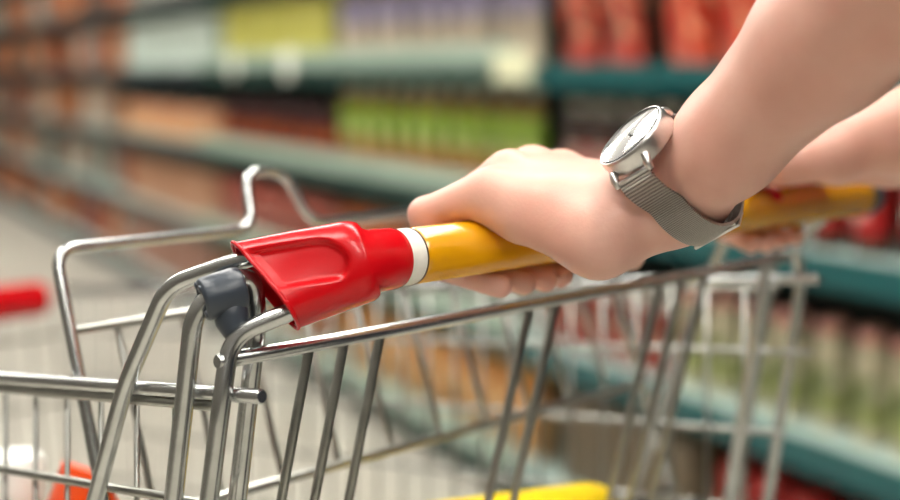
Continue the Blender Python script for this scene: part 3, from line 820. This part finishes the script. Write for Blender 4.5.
    Fv2 = -smin(-Fv2, bar, 0.0015)
    p, q = fd2.mesh(Fv2); p = relax(p, q, 3, 0.5); parts.append((p, q))
    person = np_mesh('person', parts, M['skin'])
    tag(person, 'person with bare forearms and a steel wristwatch, both hands gripping the yellow push bar', 'person')
    build_body(person, E, E2)
    return person, wc, nW, fW, lat, fw

def build_body(person, E, E2):
    Ct = lambda a, t, z: K(a, t, z)
    SL, SR = Ct(.151, -.441, 1.350), Ct(.480, -.441, 1.350)
    ca, ct = .3155, -.460
    cloth = mat('navy_jersey', srgb(38, 44, 58), 0.85, var=0.06, scale=120, bump=0.25, bscale=900)
    denim = mat('dark_denim', srgb(36, 42, 56), 0.85, var=0.12, scale=200, bump=0.25, bscale=900)
    hairm = mat('brown_hair', srgb(62, 42, 30), 0.5, var=0.25, scale=90, bump=0.5, bscale=160)
    axes = (U, W, V((0, 0, 1)))
    lo = np.array([min(p) for p in zip(SL, SR, E, E2)]) - .12
    # shirt
    fd = Field((0.10, 0.28, 0.84), (0.74, 0.98, 1.46), 0.0065)
    d = fd.ell(Ct(ca, ct, 1.20), axes, (.178, .118, .26))
    d = smin(d, fd.cap(SL, SR, .058, .058), .05)
    d = smin(d, fd.ell(Ct(ca, ct, .97), axes, (.176, .130, .18)), .05)
    for A, B in ((SL, E), (SR, E2)):
        m_ = A.lerp(B, .62); n = (B - A).normalized()
        c = fd.cap(A, A.lerp(B, .9), .060, .056)
        pl = (fd.X - m_.x) * n.x + (fd.Y - m_.y) * n.y + (fd.Z - m_.z) * n.z
        d = smin(d, np.maximum(c, pl), .02)
    d = np.maximum(d, (0.885 - fd.Z))
    nk = Ct(ca, ct + .012, 1.40)
    d = np.maximum(d, .062 - np.sqrt((fd.X - nk.x) ** 2 + (fd.Y - nk.y) ** 2 + ((fd.Z - 1.43) * .9) ** 2))
    p, q = fd.mesh(d); np_mesh('t_shirt', [(relax(p, q, 4), q)], cloth, person)
    # trousers
    fd = Field((0.16, 0.34, 0.02), (0.76, 0.86, 0.98), 0.0075)
    d = fd.ell(Ct(ca, ct, .91), axes, (.168, .122, .14))
    for s, st in ((-1, .07), (1, -.07)):
        hip, kn, an = Ct(ca + .085 * s, ct, .86), Ct(ca + .090 * s, ct + .02 + st * .5, .48), Ct(ca + .092 * s, ct - .02 + st, .06)
        d = smin(d, smin(fd.cap(hip, kn, .088, .066), fd.cap(kn, an, .066, .052), .02), .03)
    d = np.maximum(d, fd.Z - .955); d = np.maximum(d, .045 - fd.Z)
    p, q = fd.mesh(d); np_mesh('trousers', [(relax(p, q, 4), q)], denim, person)
    # shoes
    for s, st in ((-1, .07), (1, -.07)):
        x = Ct(ca + .092 * s, ct - .02 + st, 0)
        fd = Field(x - V((.22, .22, .0)), x + V((.22, .22, .12)), 0.005)
        d = smin(fd.cap(x + V((0, 0, .045)) - W * .03, x + W * .13 + V((0, 0, .034)), .042, .036), fd.cap(x + V((0, 0, .05)), x + V((0, 0, .085)), .042, .040), .03)
        d = np.maximum(d, .004 - fd.Z)
        p, q = fd.mesh(d); np_mesh('shoe', [(relax(p, q, 3), q)], M['white'], person)
    # head, neck and shoulders under the shirt
    hc = Ct(ca, ct + .035, 1.575)
    fd = Field(Ct(ca, ct, 1.22) - V((.30, .30, 0)), Ct(ca, ct, 1.72) + V((.30, .30, 0)), 0.0045)
    hp = lambda a, t, z: hc + U * a + W * t + V((0, 0, z))
    d = fd.ell(hp(0, -.008, .025), axes, (.074, .092, .088))
    d = smin(d, fd.ell(hp(0, .022, -.040), axes, (.058, .064, .072)), .03)
    d = smin(d, fd.cap(hp(0, .086, .010), hp(0, .098, -.022), .008, .011), .012)
    d = smin(d, fd.cap(hp(-.016, .083, -.058), hp(.016, .083, -.058), .009, .009), .008)
    d = smin(d, fd.ell(hp(0, .070, -.092), axes, (.022, .018, .016)), .02)
    for s in (-1, 1):
        d = smin(d, fd.ell(hp(.076 * s, -.008, -.012), axes, (.010, .020, .032)), .008)
        e = fd.ell(hp(.031 * s, .094, .004), axes, (.018, .014, .010)); d = -smin(-d, e, .01)
        d = smin(d, fd.cap(hp(.016 * s, .086, .020), hp(.046 * s, .076, .021), .007, .006), .01)
    d = smin(d, fd.cap(Ct(ca, ct, 1.36), hp(0, -.02, -.05), .058, .053), .03)
    d = smin(d, fd.cap(SL.lerp(SR, .08), SL.lerp(SR, .92), .042, .042), .05)
    p, q = fd.mesh(d); head = (relax(p, q, 2), q)
    fh = Field(hc - V((.16, .16, .20)), hc + V((.16, .16, .16)), 0.005)
    h = fh.ell(hp(0, -.016, .030), axes, (.084, .100, .094))
    h = smin(h, fh.cap(hp(0, -.085, .01), hp(0, -.115, -.13), .045, .022), .03)
    face = fh.ell(hp(0, .085, -.030), axes, (.066, .075, .095))
    h = -smin(-h, face, .012)
    h = -smin(-h, fh.ell(hp(0, .02, -.075), axes, (.12, .07, .075)), .01)
    p, q = fh.mesh(h); np_mesh('hair', [(relax(p, q, 2), q)], hairm, person)
    for s in (-1, 1):
        m_ = frame(hp(.031 * s, .0690, .004), W)
        prof = [(.0125 * math.sin(PI * k / 10) + .0001, -.0125 * math.cos(PI * k / 10)) for k in range(11)]
        e = obj('eye', lathe(NB(), prof, 16, m_), M['white'], person, True)
        obj('iris', lathe(NB(), [(.0056, .0112), (.0052, .0120), (.002, .0127)], 16, m_), mat('brown_iris', srgb(70, 44, 28), .2), e, True)
    m_ = person.data
    # head joins the arms in the body mesh
    bm = NB(); bm.from_mesh(m_)
    vs_ = [bm.verts.new(v) for v in head[0]]
    for f in head[1]: bm.faces.new([vs_[i] for i in f]).smooth = True
    bm.to_mesh(m_); bm.free()

def build_watch(wc, nW, fW, lat):
    cen = wc + nW * 0.0335 - fW * 0.001
    # place the case where the photo shows it
    cen = at(634, 139, .694)
    R_ = 0.0205
    m = frame(cen, nW, fW)
    root = empty('wristwatch', cen)
    tag(root, 'round silver wristwatch with a white dial and steel mesh strap on the near wrist', 'watch')
    obj('case', lathe(NB(), [(R_ * .80, -.0078), (R_ * .93, -.0076), (R_ * .985, -.0068), (R_, -.0055), (R_, .0012), (R_ * .985, .0024), (R_ * .955, .0030), (R_ * .925, .0030), (R_ * .92, .0016)], 64, m), M['steel'], root, True, 35)
    dial = obj('dial', lathe(NB(), [(R_ * .915, .0008), (R_ * .915, .0013)], 64, m), M['dial'], root, True, 35)
    bm = NB()
    for k in range(12):
        a = 2 * PI * k / 12; c, s = math.cos(a), math.sin(a)
        box(bm, (R_ * .72, -.00030, .00132), (R_ * .88, .00030, .00150), lambda x, y, z, c=c, s=s: m @ V((x * c - y * s, x * s + y * c, z)))
    obj('hour_marks', bm, M['ink'], dial, False)
    for L, a, wd, nm in ((.010, 2.2, .0005, 'hour_hand'), (.0145, -0.6, .0004, 'minute_hand')):
        c, s = math.cos(a), math.sin(a)
        obj(nm, box(NB(), (-.002, -wd, .0016), (L, wd, .0018), lambda x, y, z: m @ V((x * c - y * s, x * s + y * c, z))), M['ink'], dial, False)
    obj('crystal', lathe(NB(), [(R_ * .91, .0021), (R_ * .922, .0024), (R_ * .922, .0030), (R_ * .90, .0034), (R_ * .5, .0037)], 64, m), M['glass'], root, True, 35)
    # crown
    # lugs: pairs at both ends across the strap direction (lat)
    y = m.to_3x3().col[1]
    for s in (-1, 1):
        bm = NB()
        for q in (-1, 1):
            pts = [cen + y * s * R_ * .86 + fW * q * .0108 - nW * .0022, cen + y * s * (R_ * 1.06) + fW * q * .0108 - nW * .0050, cen + y * s * (R_ * 1.13) + fW * q * .0108 - nW * .0085]
            tube(bm, pts, [.0022, .0021, .0017], 10)
        tube(bm, [cen + y * s * (R_ * 1.09) + fW * .0100 - nW * .0070, cen + y * s * (R_ * 1.09) - fW * .0100 - nW * .0070], .0012, 8)
        obj('lugs', bm, M['steel'], root)
    # strap around the wrist, from lug to lug, resting on the skin
    from mathutils.bvhtree import BVHTree
    me = person.data
    bv = BVHTree.FromPolygons([v.co for v in me.vertices], [tuple(p.vertices) for p in me.polygons])
    ax = m.to_3x3().col[0]; n_ = nW
    NT, NWD = 96, 8; hw = 0.0098
    rad = np.zeros((NT, NWD + 1))
    for j in range(NWD + 1):
        base = wc + ax * ((j / NWD * 2 - 1) * hw + cen_off(cen, wc, ax))
        for i in range(NT):
            th = 2 * PI * i / NT; d = n_ * math.cos(th) + y * math.sin(th)
            hit = bv.ray_cast(base + d * 0.09, -d)
            rad[i, j] = (hit[0] - base).length if hit[0] is not None else 0.028
    rad = np.maximum(rad, (np.roll(rad, 1, 0) + np.roll(rad, -1, 0)) / 2)
    for _ in range(30): rad = (np.roll(rad, 1, 0) + rad * 2 + np.roll(rad, -1, 0)) / 4
    rad = rad * .45 + rad.max(axis=1, keepdims=True) * .55
    for _ in range(40): rad = (np.roll(rad, 1, 0) + rad * 2 + np.roll(rad, -1, 0)) / 4
    base0 = wc + ax * cen_off(cen, wc, ax)
    for s in (-1, 1):
        pass
    lugs = {s: cen + y * s * (R_ * 1.09) - nW * .0075 for s in (-1, 1)}
    a1 = math.atan2((lugs[1] - base0).dot(y), (lugs[1] - base0).dot(n_)); a2 = math.atan2((lugs[-1] - base0).dot(y), (lugs[-1] - base0).dot(n_)) % (2 * PI)
    r1 = (lugs[1] - base0).length; r2 = (lugs[-1] - base0).length
    print('STRAP', a1, a2, r1, r2, rad.min(), rad.max(), 'skin under case', rad[0].mean(), 'case back', (cen - base0).dot(n_) - .0058)
    bm = NB(); uvl = bm.loops.layers.uv.new('UVMap'); NS = 120; out = []; inn = []; uvs = {}
    for i in range(NS + 1):
        f = i / NS; th = a1 + (a2 - a1) * f; k = (th / (2 * PI) * NT) % NT; k0 = int(k); fr = k - k0
        ro, ri = [], []
        for j in range(NWD + 1):
            r = rad[k0 % NT, j] * (1 - fr) + rad[(k0 + 1) % NT, j] * fr + .0012
            b1 = max(0, 1 - f / 0.10); b2 = max(0, 1 - (1 - f) / 0.10)
            b1 = b1 * b1 * (3 - 2 * b1); b2 = b2 * b2 * (3 - 2 * b2)
            r = max(r, 0) * (1 - b1 - b2) + (r1 - .0008) * b1 + (r2 - .0008) * b2
            d = n_ * math.cos(th) + y * math.sin(th)
            p = base0 + ax * ((j / NWD * 2 - 1) * hw)
            vo = bm.verts.new(p + d * (r + .0011)); vi = bm.verts.new(p + d * (r - .0005))
            uvs[vo] = uvs[vi] = (f * 3.0, j / NWD); ro.append(vo); ri.append(vi)
        out.append(ro); inn.append(ri)
    for i in range(NS):
        for j in range(NWD):
            bm.faces.new((out[i][j], out[i][j + 1], out[i + 1][j + 1], out[i + 1][j]))
            bm.faces.new((inn[i][j], inn[i + 1][j], inn[i + 1][j + 1], inn[i][j + 1]))
        bm.faces.new((out[i][0], out[i + 1][0], inn[i + 1][0], inn[i][0])); bm.faces.new((out[i][NWD], inn[i][NWD], inn[i + 1][NWD], out[i + 1][NWD]))
    for e in (0, NS):
        for j in range(NWD): bm.faces.new((out[e][j], out[e][j + 1], inn[e][j + 1], inn[e][j]))
    for f in bm.faces:
        for lp in f.loops: lp[uvl].uv = uvs[lp.vert]
    so = obj('mesh_strap', bm, M['mesh'], root, True, 50)
    # folding clasp under the wrist
    th = CLASP_TH; d = n_ * math.cos(th) + y * math.sin(th); tg = d.cross(ax)
    k = int((th % (2 * PI)) / (2 * PI) * NT); rr = rad[k].max() + .0042
    cm = Matrix((ax, tg, d)).transposed().to_4x4(); cm.translation = base0 + d * (rr - .0015) - ax * .009
    cl = obj('clasp', bev(box(NB(), (-.0150, -.0055, -.0006), (.0150, .0055, .0010), lambda a, b, c: cm @ V((a, b, c))), .0005), M['steel'], root, False)
    bm = NB()
    for q in (-1, 1): box(bm, (q * .0122 - .0012, -.005, -.0034), (q * .0122 + .0012, .005, -.0004), lambda a, b, c: cm @ V((a, b, c)))
    obj('clasp_side', bm, M['steel'], cl, False)
    return root
def cen_off(cen, wc, ax): return (cen - wc).dot(ax)
CLASP_TH = PI

LIGHT = 20.0
# ------------------------------------------------------------------ run
build_room()
build_shelves()
build_goods()
build_trolley()
build_cargo()
person, wc, nW, fW, lat, fw = build_person()
build_watch(wc, nW, fW, lat)

# ------------------------------------------------------------------ camera
cd = bpy.data.cameras.new('camera'); cam = bpy.data.objects.new('camera', cd); COL.objects.link(cam)
cam.location = (0, 0, CAM_H); cam.rotation_euler = (PI / 2, 0, 0)
cd.sensor_width = 36; cd.lens = 36 * F / 900; cd.shift_y = -180 / 900
cd.clip_start = 0.02
cd.dof.use_dof = True; cd.dof.focus_distance = 0.70
APERTURE = 0.018
cd.dof.aperture_fstop = cd.lens / 1000 / APERTURE
SC.camera = cam
w = bpy.data.worlds.new('world'); SC.world = w; w.use_nodes = True
w.node_tree.nodes['Background'].inputs['Color'].default_value = (0.8, 0.85, 0.9, 1)
w.node_tree.nodes['Background'].inputs['Strength'].default_value = 0.3
vs = SC.view_settings
vs.view_transform = 'Standard'; vs.look = 'None'; vs.gamma = 1; vs.use_curve_mapping = False
vs.exposure = 0.0
